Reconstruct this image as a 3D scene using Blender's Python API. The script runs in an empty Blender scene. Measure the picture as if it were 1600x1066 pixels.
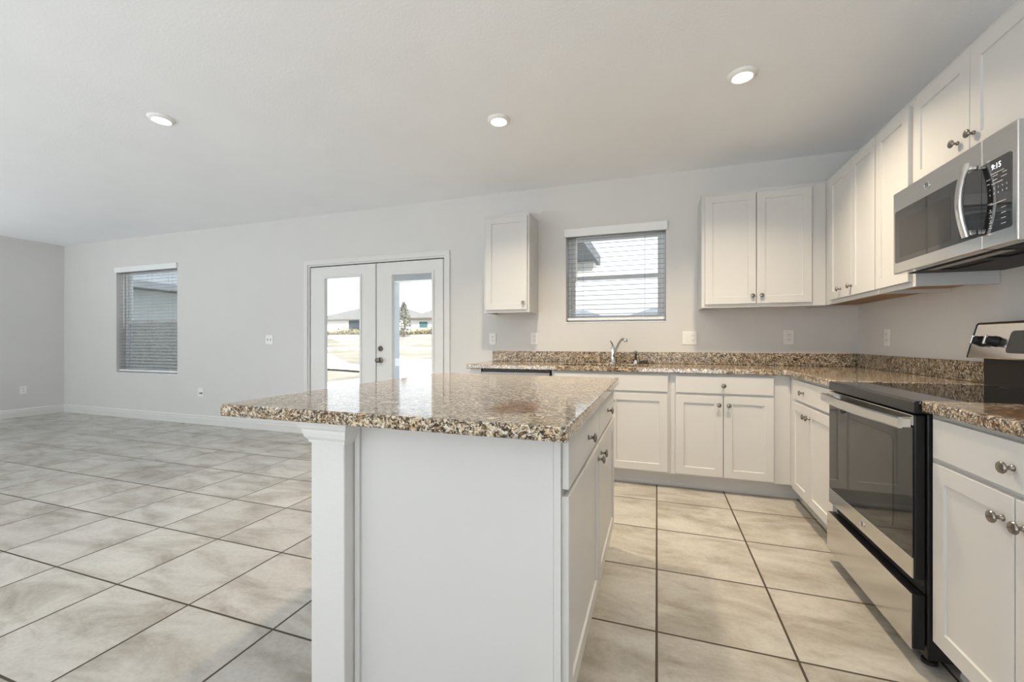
import bpy, bmesh, math, random
from mathutils import Matrix, Vector
random.seed(7)
PI = math.pi
scene = bpy.context.scene
COL = scene.collection

# ------------------------------------------------------------------ camera
cam_d = bpy.data.cameras.new('camera'); cam = bpy.data.objects.new('camera', cam_d); COL.objects.link(cam)
cam_d.sensor_width = 36.0; cam_d.lens = 36.0 * 661.0 / 1600.0; cam_d.clip_end = 500
cam.location = (-1.494, -4.0205, 1.116); cam.rotation_euler = (PI / 2, 0, 0.33)
scene.camera = cam
# ------------------------------------------------------------------ world, sun, exposure
scene.view_settings.view_transform = 'Standard'; scene.view_settings.look = 'None'
scene.view_settings.gamma = 1.0; scene.view_settings.use_curve_mapping = False
scene.view_settings.exposure = 0.15
cy = scene.cycles
cy.max_bounces = 12; cy.diffuse_bounces = 7; cy.glossy_bounces = 5; cy.transparent_max_bounces = 24; cy.transmission_bounces = 6
cy.sample_clamp_indirect = 6.0; cy.caustics_reflective = False; cy.caustics_refractive = False
wd = bpy.data.worlds.new('world'); scene.world = wd; wd.use_nodes = True
nt = wd.node_tree; bg = nt.nodes['Background']
tc = nt.nodes.new('ShaderNodeTexCoord'); sp_ = nt.nodes.new('ShaderNodeSeparateXYZ'); rp = nt.nodes.new('ShaderNodeValToRGB')
nt.links.new(tc.outputs['Generated'], sp_.inputs[0]); nt.links.new(sp_.outputs['Z'], rp.inputs[0]); nt.links.new(rp.outputs[0], bg.inputs[0])
rp.color_ramp.elements[0].position = 0.0; rp.color_ramp.elements[0].color = (0.93, 0.97, 1.0, 1)
rp.color_ramp.elements[1].position = 0.6; rp.color_ramp.elements[1].color = (0.72, 0.86, 1.0, 1)
bg.inputs[1].default_value = 1.55
def sun_light():
    d = bpy.data.lights.new('sun', 'SUN'); d.energy = 9.0; d.angle = 0.01; d.color = (1, .95, .86)
    o = bpy.data.objects.new('sun', d); COL.objects.link(o); o.rotation_euler = (math.radians(42), 0, math.radians(38))
sun_light()
# light levels (W) and colours: LED ceiling downlights, added unseen fill lamps behind and left of the viewer
LED_K = (20.5, (1.0, 0.82, 0.575)); LED_L = (9.5, (0.95, 0.98, 1.0)); LED_N = (2.0, (1.0, 0.85, 0.64))
FILL_LOW = (10.0, (0.95, 0.98, 1.0)); FILL_UP = (57.0, (0.90, 0.96, 1.0)); FILL_SIDE = (40.0, (0.91, 0.97, 1.0))
def area(name, loc, rot, sx, sy, w, col, shape='RECTANGLE', spread=PI):
    d = bpy.data.lights.new(name, 'AREA'); d.shape = shape; d.size = sx
    if shape == 'RECTANGLE': d.size_y = sy
    d.energy = w; d.color = col; d.spread = spread
    o = bpy.data.objects.new(name, d); COL.objects.link(o); o.location = loc; o.rotation_euler = rot
    return o
FRONT_Y = -7.4; XL_ = -10.33
for wx, ww in ((-8.2, 3.0), (-4.9, 3.0), (-1.65, 2.8)):      # added unseen fill lamps, one frontal and one aimed up at the ceiling
    area('fill_lamp', (wx, FRONT_Y + .25, 1.35), (PI / 2 + .15, 0, 0), ww, 2.1, *FILL_LOW)
    area('ceiling_fill_lamp', (wx, FRONT_Y + .8, .5), (PI / 2 + 1.35, 0, 0), ww, .8, *FILL_UP)
for wy_ in (-3.4, -5.8):  # more added fill lamps, unseen at the left wall and tilted upwards
    area('fill_lamp', (XL_ + .35, wy_, 1.35), (PI / 2 + 1.2, 0, -PI / 2), 1.9, 1.9, *FILL_SIDE)

# ------------------------------------------------------------------ materials
def nmat(name):
    m = bpy.data.materials.new(name); m.use_nodes = True
    n = m.node_tree.nodes; l = m.node_tree.links
    return m, n, l, n['Principled BSDF']
def noise(n, l, scale, detail=3, rough=.5, dist=0, coord='Object', vec=None):
    t = n.new('ShaderNodeTexNoise'); t.inputs['Scale'].default_value = scale; t.inputs['Detail'].default_value = detail
    t.inputs['Roughness'].default_value = rough; t.inputs['Distortion'].default_value = dist
    if vec is None:
        c = n.new('ShaderNodeTexCoord'); vec = c.outputs[coord]
    l.new(vec, t.inputs['Vector']); return t
def ramp(n, l, fac, stops, interp='LINEAR'):
    r = n.new('ShaderNodeValToRGB'); r.color_ramp.interpolation = interp
    els = r.color_ramp.elements
    while len(els) < len(stops): els.new(.5)
    for e, (p, c) in zip(els, stops): e.position = p; e.color = (*c, 1) if len(c) == 3 else c
    l.new(fac, r.inputs[0]); return r
def mixc(n, l, a, b, fac, mode='MIX'):
    m = n.new('ShaderNodeMix'); m.data_type = 'RGBA'; m.blend_type = mode
    for s, v in ((m.inputs[6], a), (m.inputs[7], b), (m.inputs[0], fac)):
        if hasattr(v, 'is_linked'): l.new(v, s)
        else: s.default_value = (*v, 1) if isinstance(v, tuple) else v
    return m.outputs[2]
def bump(n, l, b, height, strength, dist=.01):
    u = n.new('ShaderNodeBump'); u.inputs['Strength'].default_value = strength; u.inputs['Distance'].default_value = dist
    l.new(height, u.inputs['Height']); l.new(u.outputs[0], b.inputs['Normal'])
def paint(name, col, rough=.6, var=.03, bscale=0, bstr=0, scale=2.5, spec=.4, metal=0, bdist=.004):
    m, n, l, b = nmat(name)
    t = noise(n, l, scale, 4)
    r = ramp(n, l, t.outputs[0], [(.3, tuple(c * (1 - var) for c in col)), (.7, tuple(min(1, c * (1 + var)) for c in col))])
    l.new(r.outputs[0], b.inputs['Base Color'])
    b.inputs['Roughness'].default_value = rough; b.inputs['Metallic'].default_value = metal; b.inputs['Specular IOR Level'].default_value = spec
    if bstr:
        t2 = noise(n, l, bscale, 3); bump(n, l, b, t2.outputs[0], bstr, bdist)
    return m
M = {}
M['wall'] = paint('wall_paint', (.67, .662, .648), .75, .012, 90, .2)
M['ceil'] = paint('ceiling_knockdown', (.915, .93, .955), .9, .012, 70, .25, bdist=.004)
M['trim'] = paint('trim_paint', (.72, .715, .70), .4, .01)
M['cab'] = paint('cabinet_white', (.62, .612, .60), .38, .008)
M['doorw'] = paint('door_paint', (.74, .735, .72), .42, .01)
M['vinyl'] = paint('white_vinyl', (.82, .83, .83), .4, .01)
M['slat'] = paint('blind_slat_shaded', (.33, .335, .34), .45, .01)  # white slats coloured grey to stand in for their shaded undersides
M['plate'] = paint('white_plastic', (.83, .825, .80), .35, .005)
M['slot'] = paint('dark_slot', (.12, .11, .10), .5, .05)
M['wood'] = paint('cabinet_underside_wood', (.34, .19, .085), .55, .18, scale=9)
M['steeld'] = paint('dark_steel', (.27, .255, .24), .38, .04, metal=1)
M['mirror'] = paint('reflective_black_glass', (.010, .010, .011), .02, .05); M['mirror'].node_tree.nodes['Principled BSDF'].inputs['IOR'].default_value = 2.3
M['black'] = paint('black_enamel', (.012, .012, .013), .28, .1)
M['blackm'] = paint('black_matte', (.018, .017, .017), .55, .1)
M['bglass'] = paint('black_glass', (.010, .010, .011), .03, .05, spec=.6)
M['screen'] = paint('oven_window_glass', (.030, .029, .028), .05, .05, spec=.6)
M['chrome'] = paint('chrome', (.75, .75, .76), .09, .02, metal=1)
M['nickel'] = paint('brushed_nickel', (.27, .25, .225), .26, .04, metal=1)
M['dkmetal'] = paint('dark_bronze_metal', (.20, .18, .16), .3, .06, metal=1)
M['rubber'] = paint('dark_rubber', (.03, .025, .022), .5, .1)
M['display'] = paint('display_glass', (.02, .02, .022), .08, .05)
M['glyph'] = paint('printed_white', (.75, .75, .75), .6, .02)
M['stucco'] = paint('exterior_stucco', (.55, .56, .58), .9, .04, 60, .3)
M['hwall'] = paint('house_wall', (.85, .83, .80), .9, .03)
M['hroof'] = paint('house_shingles', (.17, .162, .157), .9, .12, scale=1.5)
M['nwall'] = paint('neighbour_siding', (.36, .39, .40), .9, .05)
M['nroof'] = paint('neighbour_shingles', (.14, .155, .175), .9, .12, scale=2)
M['fascia'] = paint('house_fascia', (.13, .10, .07), .8, .05)
M['hglass'] = paint('house_window_dark', (.05, .06, .075), .2, .1)
M['teal'] = paint('teal_shutter', (.05, .14, .14), .5, .05)
M['concrete'] = paint('pale_concrete', (.80, .79, .77), .85, .03)
M['asphalt'] = paint('pale_street', (.32, .26, .235), .9, .04)
M['bark'] = paint('tree_bark', (.16, .12, .09), .9, .1)
def mat_foliage(name, a, b):
    m, n, l, s = nmat(name); t = noise(n, l, 6, 3); r = ramp(n, l, t.outputs[0], [(.35, a), (.65, b)])
    l.new(r.outputs[0], s.inputs['Base Color']); s.inputs['Roughness'].default_value = .8; return m
M['leaf'] = mat_foliage('tree_leaves', (.09, .10, .065), (.16, .16, .12))
M['hedge'] = mat_foliage('dry_hedge', (.16, .135, .055), (.24, .20, .09))
def mat_ground():
    m, n, l, s = nmat('dry_sandy_grass'); t = noise(n, l, .35, 8, .65)
    r = ramp(n, l, t.outputs[0], [(.35, (.18, .155, .112)), (.5, (.27, .242, .195)), (.65, (.32, .295, .255))])
    l.new(r.outputs[0], s.inputs['Base Color']); s.inputs['Roughness'].default_value = .95; return m
M['ground'] = mat_ground()
def mat_steel():
    m, n, l, s = nmat('stainless_steel')
    c = n.new('ShaderNodeTexCoord'); mp = n.new('ShaderNodeMapping'); mp.inputs['Scale'].default_value = (1.2, 60, 260)
    l.new(c.outputs['Object'], mp.inputs[0]); t = noise(n, l, 3, 3, vec=mp.outputs[0])
    r = ramp(n, l, t.outputs[0], [(.3, (.62, .605, .58)), (.7, (.70, .685, .66))]); l.new(r.outputs[0], s.inputs['Base Color'])
    s.inputs['Metallic'].default_value = 1; s.inputs['Roughness'].default_value = .17
    return m
M['steel'] = mat_steel()
def mat_glass():
    m = bpy.data.materials.new('thin_glass'); m.use_nodes = True; n = m.node_tree.nodes; l = m.node_tree.links
    n.remove(n['Principled BSDF']); out = n['Material Output']
    tr = n.new('ShaderNodeBsdfTransparent'); gl = n.new('ShaderNodeBsdfGlossy'); gl.inputs['Roughness'].default_value = .01
    fr = n.new('ShaderNodeFresnel'); fr.inputs[0].default_value = 1.35; mx = n.new('ShaderNodeMixShader')
    t = noise(n, l, .8, 1); r = ramp(n, l, t.outputs[0], [(0, (.96, .98, .98)), (1, (.99, 1, 1))]); l.new(r.outputs[0], tr.inputs[0])
    ge = n.new('ShaderNodeNewGeometry'); bf = n.new('ShaderNodeMix'); bf.inputs[3].default_value = .03   # leaving the pane: no total reflection
    l.new(ge.outputs['Backfacing'], bf.inputs[0]); l.new(fr.outputs[0], bf.inputs[2])
    l.new(bf.outputs[0], mx.inputs[0]); l.new(tr.outputs[0], mx.inputs[1]); l.new(gl.outputs[0], mx.inputs[2]); l.new(mx.outputs[0], out.inputs[0])
    return m
M['glass'] = mat_glass()
def mat_insect():
    m = bpy.data.materials.new('insect_screen'); m.use_nodes = True; n = m.node_tree.nodes; l = m.node_tree.links
    b = n['Principled BSDF']; out = n['Material Output']; tr = n.new('ShaderNodeBsdfTransparent'); mx = n.new('ShaderNodeMixShader')
    b.inputs['Base Color'].default_value = (.08, .08, .085, 1); b.inputs['Roughness'].default_value = .8
    t = noise(n, l, 30, 1); r = ramp(n, l, t.outputs[0], [(0, (.52,) * 3), (1, (.58,) * 3)])
    l.new(r.outputs[0], mx.inputs[0]); l.new(b.outputs[0], mx.inputs[1]); l.new(tr.outputs[0], mx.inputs[2]); l.new(mx.outputs[0], out.inputs[0])
    return m
M['insect'] = mat_insect()
def mat_emit(name, col, st):
    m, n, l, s = nmat(name); t = noise(n, l, 5, 1)
    r = ramp(n, l, t.outputs[0], [(0, col), (1, col)])
    l.new(r.outputs[0], s.inputs['Emission Color']); s.inputs['Emission Strength'].default_value = st
    s.inputs['Base Color'].default_value = (.8, .8, .8, 1)
    return m
M['led'] = mat_emit('led_lens', (1, .95, .86), 6)
M['digits'] = mat_emit('clock_digits', (.85, .95, 1), 1.6)
M['daywin'] = mat_emit('bright_window', (.9, .95, 1.0), 1.0)
def mat_granite():
    m, n, l, s = nmat('granite')
    c = n.new('ShaderNodeTexCoord'); mp = n.new('ShaderNodeMapping'); mp.inputs['Rotation'].default_value = (.5, .3, .6); mp.inputs['Scale'].default_value = (1, 1.35, 1.1)
    l.new(c.outputs['Object'], mp.inputs[0]); v = mp.outputs[0]
    a = noise(n, l, 44, 7, .70, 1.8, vec=v)
    base = ramp(n, l, a.outputs[0], [(.33, (.010, .008, .006)), (.41, (.035, .025, .016)), (.45, (.14, .095, .05)), (.485, (.34, .25, .15)), (.54, (.62, .52, .385)), (.66, (.80, .725, .61))])
    g = noise(n, l, 24, 4, .6, .8, vec=v)
    gold = ramp(n, l, g.outputs[0], [(.50, (0, 0, 0)), (.60, (.6, .6, .6))])
    c1 = mixc(n, l, base.outputs[0], (.62, .42, .20), 1.0, 'MULTIPLY')
    c1b = mixc(n, l, base.outputs[0], c1, gold.outputs[0])
    d2 = noise(n, l, 118, 3, .55, .7, vec=v)
    dk = ramp(n, l, d2.outputs[0], [(.36, (1, 1, 1)), (.43, (0, 0, 0))])
    vn = noise(n, l, 13, 6, .66, 2.4, vec=v)
    vr = ramp(n, l, vn.outputs[0], [(.455, (0, 0, 0)), (.49, (.8, .8, .8)), (.508, (.8, .8, .8)), (.54, (0, 0, 0))])
    c1b = mixc(n, l, c1b, (.030, .022, .015), vr.outputs[0])
    c2 = mixc(n, l, c1b, (.020, .016, .013), dk.outputs[0])
    l2 = noise(n, l, 95, 2, .5, .5, vec=v)
    lt = ramp(n, l, l2.outputs[0], [(.60, (0, 0, 0)), (.66, (.8, .8, .8))])
    c3 = mixc(n, l, c2, (.70, .65, .57), lt.outputs[0])
    # rust coloured mineral blotches, at the two places where the stone shows them
    acc = None
    wp = n.new('ShaderNodeNewGeometry')
    wob = noise(n, l, 28, 4, .6)
    for (px, py, pz, sx, sy) in [(-1.895, -2.80, .914, .17, .29), (-.47, -2.50, .914, .36, .42)]:
        mm = n.new('ShaderNodeMapping'); mm.vector_type = 'TEXTURE'
        mm.inputs['Location'].default_value = (px, py, pz); mm.inputs['Scale'].default_value = (sx, sy, .2)
        l.new(wp.outputs['Position'], mm.inputs[0])
        ln = n.new('ShaderNodeVectorMath'); ln.operation = 'LENGTH'; l.new(mm.outputs[0], ln.inputs[0])
        ad = n.new('ShaderNodeMath'); ad.operation = 'ADD'; l.new(ln.outputs['Value'], ad.inputs[0]); l.new(wob.outputs[0], ad.inputs[1])
        rr = ramp(n, l, ad.outputs[0], [(0, (1, 1, 1)), (1, (0, 0, 0))]); rr.color_ramp.elements[0].position = .85
        if acc is None: acc = rr.outputs[0]
        else:
            mxx = n.new('ShaderNodeMath'); mxx.operation = 'MAXIMUM'; l.new(acc, mxx.inputs[0]); l.new(rr.outputs[0], mxx.inputs[1]); acc = mxx.outputs[0]
    ac2 = n.new('ShaderNodeMath'); ac2.operation = 'MULTIPLY'; ac2.inputs[1].default_value = .75; l.new(acc, ac2.inputs[0])
    rust = mixc(n, l, c3, (.62, .33, .13), 1.0, 'MULTIPLY')
    c4 = mixc(n, l, c3, rust, ac2.outputs[0])
    l.new(c4, s.inputs['Base Color']); s.inputs['Roughness'].default_value = .085; s.inputs['Specular IOR Level'].default_value = .55
    return m
M['granite'] = mat_granite()
TILE = .468
def mat_tile():
    m, n, l, s = nmat('floor_tile')
    c = n.new('ShaderNodeTexCoord'); xyz = n.new('ShaderNodeSeparateXYZ'); l.new(c.outputs['Object'], xyz.inputs[0])
    def mth(op, a, b=None):
        k = n.new('ShaderNodeMath'); k.operation = op
        for i, v in enumerate((a, b)):
            if v is None: continue
            if hasattr(v, 'is_linked'): l.new(v, k.inputs[i])
            else: k.inputs[i].default_value = v
        return k.outputs[0]
    edges = []; ids = []
    for ax, off in (('X', -1.495), ('Y', -1.368)):
        u = mth('DIVIDE', mth('SUBTRACT', xyz.outputs[ax], off), TILE)
        f = mth('FRACT', u); ids.append(mth('FLOOR', u))
        edges.append(mth('MINIMUM', f, mth('SUBTRACT', 1.0, f)))
    e = mth('MINIMUM', edges[0], edges[1])
    grout = ramp(n, l, e, [(0, (1, 1, 1)), (.0078, (1, 1, 1)), (.0105, (0, 0, 0))])
    cmb = n.new('ShaderNodeCombineXYZ'); l.new(ids[0], cmb.inputs[0]); l.new(ids[1], cmb.inputs[1])
    wn = n.new('ShaderNodeTexWhiteNoise'); l.new(cmb.outputs[0], wn.inputs['Vector'])
    off = n.new('ShaderNodeVectorMath'); off.operation = 'MULTIPLY_ADD'; l.new(wn.outputs['Color'], off.inputs[0]); off.inputs[1].default_value = (7, 7, 7); l.new(c.outputs['Object'], off.inputs[2])
    mp = n.new('ShaderNodeMapping'); mp.inputs['Rotation'].default_value = (0, 0, .6); mp.inputs['Scale'].default_value = (1.0, 2.1, 1)
    l.new(off.outputs[0], mp.inputs[0])
    t = noise(n, l, 2.6, 7, .62, .5, vec=mp.outputs[0])
    r = ramp(n, l, t.outputs[0], [(.32, (.300, .272, .232)), (.45, (.405, .380, .338)), (.55, (.470, .448, .410)), (.70, (.520, .503, .470))])
    t2 = noise(n, l, 60, 3, .7, vec=off.outputs[0])
    r2 = ramp(n, l, t2.outputs[0], [(.3, (.90, .90, .90)), (.6, (1, 1, 1))])
    col = mixc(n, l, r.outputs[0], r2.outputs[0], 1.0, 'MULTIPLY')
    pv = ramp(n, l, wn.outputs['Value'], [(0, (.94, .94, .94)), (1, (1.05, 1.05, 1.05))])
    col = mixc(n, l, col, pv.outputs[0], 1.0, 'MULTIPLY')
    fin = mixc(n, l, col, (.050, .038, .025), grout.outputs[0])
    l.new(fin, s.inputs['Base Color'])
    rr = n.new('ShaderNodeMapRange'); l.new(grout.outputs[0], rr.inputs[0]); rr.inputs[3].default_value = .21; rr.inputs[4].default_value = .8
    l.new(rr.outputs[0], s.inputs['Roughness'])
    inv = mth('SUBTRACT', 1.0, grout.outputs[0]); bump(n, l, s, inv, .35, .002)
    return m
M['tile'] = mat_tile()

# ------------------------------------------------------------------ mesh helpers
def BM(): return bmesh.new()
def box(bm, x0, x1, y0, y1, z0, z1, bev=0, seg=2):
    vs = [bm.verts.new(p) for p in ((x0, y0, z0), (x1, y0, z0), (x1, y1, z0), (x0, y1, z0), (x0, y0, z1), (x1, y0, z1), (x1, y1, z1), (x0, y1, z1))]
    fs = [bm.faces.new([vs[i] for i in q]) for q in ((0, 3, 2, 1), (4, 5, 6, 7), (0, 1, 5, 4), (1, 2, 6, 5), (2, 3, 7, 6), (3, 0, 4, 7))]
    if bev:
        es = list({e for f in fs for e in f.edges})
        bmesh.ops.bevel(bm, geom=es, offset=bev, segments=seg, affect='EDGES', profile=.5)
    return bm
def cells(bm, us, vs, keep, w0, w1, axes='xyz', bev=0, seg=2):
    """sheet of grid cells kept by keep(i, j), extruded from w0 to w1; axes maps (u, v, w)."""
    ix = {'x': 0, 'y': 1, 'z': 2}
    def P(u, v, w):
        p = [0, 0, 0]; p[ix[axes[0]]] = u; p[ix[axes[1]]] = v; p[ix[axes[2]]] = w; return p
    grid = {}
    def V(i, j):
        if (i, j) not in grid: grid[(i, j)] = bm.verts.new(P(us[i], vs[j], w1))
        return grid[(i, j)]
    fs = []
    for i in range(len(us) - 1):
        for j in range(len(vs) - 1):
            if keep(i, j): fs.append(bm.faces.new((V(i, j), V(i + 1, j), V(i + 1, j + 1), V(i, j + 1))))
    r = bmesh.ops.extrude_face_region(bm, geom=fs)
    nv = [g for g in r['geom'] if isinstance(g, bmesh.types.BMVert)]
    for v in nv:
        c = list(v.co); c[ix[axes[2]]] = w0; v.co = c
    bmesh.ops.recalc_face_normals(bm, faces=bm.faces[:])
    if bev:
        es = [e for e in bm.edges if len(e.link_faces) == 2 and e.calc_face_angle(0) > .8]
        bmesh.ops.bevel(bm, geom=es, offset=bev, segments=seg, affect='EDGES', profile=.5)
    return bm
def lathe(bm, prof, axis='z', origin=(0, 0, 0), n=20):
    """prof: list of (radius, height) along axis."""
    o = Vector(origin); rings = []
    def P(r, h, a):
        c, s = math.cos(a) * r, math.sin(a) * r
        return o + Vector({'z': (c, s, h), 'y': (c, h, s), 'x': (h, c, s)}[axis])
    for r, h in prof:
        rings.append([bm.verts.new(P(r, h, 2 * PI * k / n)) for k in range(n)] if r > 1e-6 else [bm.verts.new(P(0, h, 0))])
    for a, b in zip(rings, rings[1:]):
        for k in range(n):
            q = [a[k % len(a)], a[(k + 1) % len(a)], b[(k + 1) % len(b)], b[k % len(b)]]
            q = list(dict.fromkeys(q))
            if len(q) > 2: bm.faces.new(q)
    for rg in (rings[0], rings[-1]):
        if len(rg) > 1: bm.faces.new(rg)
    bmesh.ops.recalc_face_normals(bm, faces=bm.faces[:])
    return bm
def sweep(bm, pts, sect, up=(0, 0, 1)):
    """sweep a closed section [(a, b)] (a sideways, b along up) along pts."""
    pts = [Vector(p) for p in pts]; up = Vector(up); rings = []
    for i, p in enumerate(pts):
        t = (pts[min(i + 1, len(pts) - 1)] - pts[max(i - 1, 0)]).normalized()
        s = t.cross(up)
        if s.length < 1e-5: s = Vector((1, 0, 0))
        s.normalize(); w = s.cross(t).normalized()
        sc = sect(i) if callable(sect) else sect
        rings.append([bm.verts.new(p + s * a + w * b) for a, b in sc])
    n = len(rings[0])
    for a, b in zip(rings, rings[1:]):
        for k in range(n): bm.faces.new((a[k], a[(k + 1) % n], b[(k + 1) % n], b[k]))
    bm.faces.new(rings[0]); bm.faces.new(rings[-1])
    bmesh.ops.recalc_face_normals(bm, faces=bm.faces[:])
    return bm
def circ(r, n=12, ry=None): return [(r * math.cos(2 * PI * k / n), (ry or r) * math.sin(2 * PI * k / n)) for k in range(n)]
def prism(bm, poly, d0, d1, axis='x'):
    """poly in the two other axes (in xyz order), extruded along axis."""
    def P(a, b, d): return {'x': (d, a, b), 'y': (a, d, b), 'z': (a, b, d)}[axis]
    A = [bm.verts.new(P(a, b, d0)) for a, b in poly]; B = [bm.verts.new(P(a, b, d1)) for a, b in poly]
    n = len(poly)
    for k in range(n): bm.faces.new((A[k], A[(k + 1) % n], B[(k + 1) % n], B[k]))
    bm.faces.new(A); bm.faces.new(B[::-1]); bmesh.ops.recalc_face_normals(bm, faces=bm.faces[:])
    return bm
def rrect(x0, x1, z0, z1, rs, n=6):
    """rounded rectangle; rs = radii at (x0,z0),(x1,z0),(x1,z1),(x0,z1)."""
    out = []
    for (cx, cz, r, a0) in ((x0, z0, rs[0], PI), (x1, z0, rs[1], 1.5 * PI), (x1, z1, rs[2], 0), (x0, z1, rs[3], .5 * PI)):
        sx = 1 if cx == x0 else -1; sz = 1 if cz == z0 else -1
        if r <= 0: out.append((cx, cz)); continue
        for k in range(n + 1):
            a = a0 + .5 * PI * k / n; out.append((cx + sx * r + r * math.cos(a), cz + sz * r + r * math.sin(a)))
    return out

W = {}
def build(name, bm, mat, parent=None, world=False, smooth=False, label=None):
    if world and parent is not None: bm.transform(W[parent].inverted())
    me = bpy.data.meshes.new(name); bm.to_mesh(me); bm.free()
    me.materials.append(mat)
    if smooth:
        me.polygons.foreach_set('use_smooth', [True] * len(me.polygons))
        me.set_sharp_from_angle(angle=math.radians(40))
    o = bpy.data.objects.new(name, me); COL.objects.link(o)
    if parent is not None: o.parent = parent; W[o] = W[parent].copy()
    else: W[o] = Matrix()
    if label: o['label'] = label
    return o
def tag(o, label=None, cat=None, group=None, kind=None):
    if label: o['label'] = label
    if cat: o['category'] = cat
    if group: o['group'] = group
    if kind: o['kind'] = kind
    return o
def thing(name, label, cat, loc=(0, 0, 0), rz=0, group=None, kind=None):
    o = bpy.data.objects.new(name, None); COL.objects.link(o); loc = tuple(loc); o.empty_display_size = .1
    o.location = loc; o.rotation_euler = (0, 0, rz)
    W[o] = Matrix.Translation(loc) @ Matrix.Rotation(rz, 4, 'Z')
    return tag(o, label, cat, group, kind)
def base_at(o, loc):
    """move a single-mesh thing's origin to loc"""
    o.data.transform(Matrix.Translation(-Vector(loc))); o.location = loc; W[o] = Matrix.Translation(loc)
    return o
def struct(name, bm, mat, label, cat): return tag(build(name, bm, mat), label, cat, kind='structure')

# ------------------------------------------------------------------ room shell
H = 2.6135; XL = -10.33; WT = .2
W1 = (-9.05, -7.745, .645, 2.16); D1 = (-5.475, -3.605, 0.0, 2.035); W2 = (-2.322, -1.418, 1.285, 2.15)
struct('floor', box(BM(), XL - .1, .1, FRONT_Y - .1, WT, -.12, 0), M['tile'], 'floor of large square stone-look tiles with dark grout', 'floor')
struct('ceiling', box(BM(), XL - .1, .1, FRONT_Y - .1, WT, H, H + .12), M['ceil'], 'white textured ceiling above kitchen and living area', 'ceiling')
us = [XL - .1, W1[0], W1[1], D1[0], D1[1], W2[0], W2[1], .1]; zs = sorted({0.0, W1[2], W1[3], D1[3], W2[2], W2[3], H})
def keep_back(i, j):
    u = (us[i] + us[i + 1]) / 2; z = (zs[j] + zs[j + 1]) / 2
    return not any(a < u < b and c < z < d for a, b, c, d in (W1, D1, W2))
struct('wall_back', cells(BM(), us, zs, keep_back, WT, 0, 'xzy'), M['wall'], 'off-white back wall with two windows and french doors', 'wall')
struct('wall_right', box(BM(), 0, .1, FRONT_Y, -.0005, 0, H), M['wall'], 'off-white right wall behind range and microwave', 'wall')
struct('wall_left', box(BM(), XL - .1, XL, FRONT_Y, -.0005, 0, H), M['wall'], 'off-white far left wall of living area', 'wall')
struct('wall_front', box(BM(), XL - .1, .1, FRONT_Y - .1, FRONT_Y, 0, H), M['wall'], 'off-white wall behind the viewer', 'wall')
BB = [(0, 0), (-.013, 0), (-.013, .078), (-.010, .088), (-.010, .108), (-.005, .118), (0, .121)]
def bboard(x0, x1):
    return prism(BM(), [(a - .0003, z + .0003) for a, z in BB], x0, x1, 'x')
bb = bboard(XL + .014, -5.517); bb2 = bboard(-3.563, -3.053)
o = struct('baseboard_back', bb, M['trim'], 'white baseboard along back wall left of french doors', 'baseboard')
struct('baseboard_kitchen', bb2, M['trim'], 'short white baseboard between french doors and base cabinets', 'baseboard')
struct('baseboard_left', prism(BM(), [(XL - a + .0003, z + .0003) for a, z in BB], FRONT_Y + .01, -.0008, 'y'), M['trim'], 'white baseboard along left wall', 'baseboard')

# ------------------------------------------------------------------ windows
def window(name, label, x0, x1, z0, z1, zmid, screen=False):
    r = thing(name, label, 'window', ((x0 + x1) / 2, .15, z0), kind='structure')
    fw = .032; y0, y1 = .118, .178
    e = .0006
    build('window_frame', cells(BM(), [x0 + e, x0 + fw, x1 - fw, x1 - e], [z0 + e, z0 + fw, z1 - fw, z1 - e], lambda i, j: not (i == 1 and j == 1), y0, y1, 'xzy', .003, 1), M['vinyl'], r, True)
    a0, a1 = x0 + fw + .001, x1 - fw - .001
    sw = .036
    up = build('upper_sash', cells(BM(), [a0, a0 + sw, a1 - sw, a1], [zmid - .012, zmid + .024, z1 - fw - .026, z1 - fw - .001], lambda i, j: not (i == 1 and j == 1), .152, .174, 'xzy', .002, 1), M['vinyl'], r, True)
    build('glass_pane', box(BM(), a0 + sw - .004, a1 - sw + .004, .162, .165, zmid + .02, z1 - fw - .022), M['glass'], up, True)
    lo = build('lower_sash', cells(BM(), [a0, a0 + sw, a1 - sw, a1], [z0 + fw + .001, z0 + fw + .045, zmid - .018, zmid + .022], lambda i, j: not (i == 1 and j == 1), .122, .150, 'xzy', .002, 1), M['vinyl'], r, True)
    build('glass_pane', box(BM(), a0 + sw - .004, a1 - sw + .004, .135, .138, z0 + fw + .04, zmid - .014), M['glass'], lo, True)
    if screen:
        build('insect_screen', box(BM(), a0 + .004, a1 - .004, .1765, .1775, z0 + fw + .004, zmid), M['insect'], r, True)
    build('window_sill', box(BM(), x0 + e, x1 - e, -.004, .117, z0 + e, z0 + .012, .002, 1), M['vinyl'], r, True)
    return r
window('window_1', 'tall white single-hung window in back wall at far left', *W1, 1.40, True)
window('window_2', 'white single-hung window in back wall above kitchen sink', *W2, 1.725)
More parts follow.
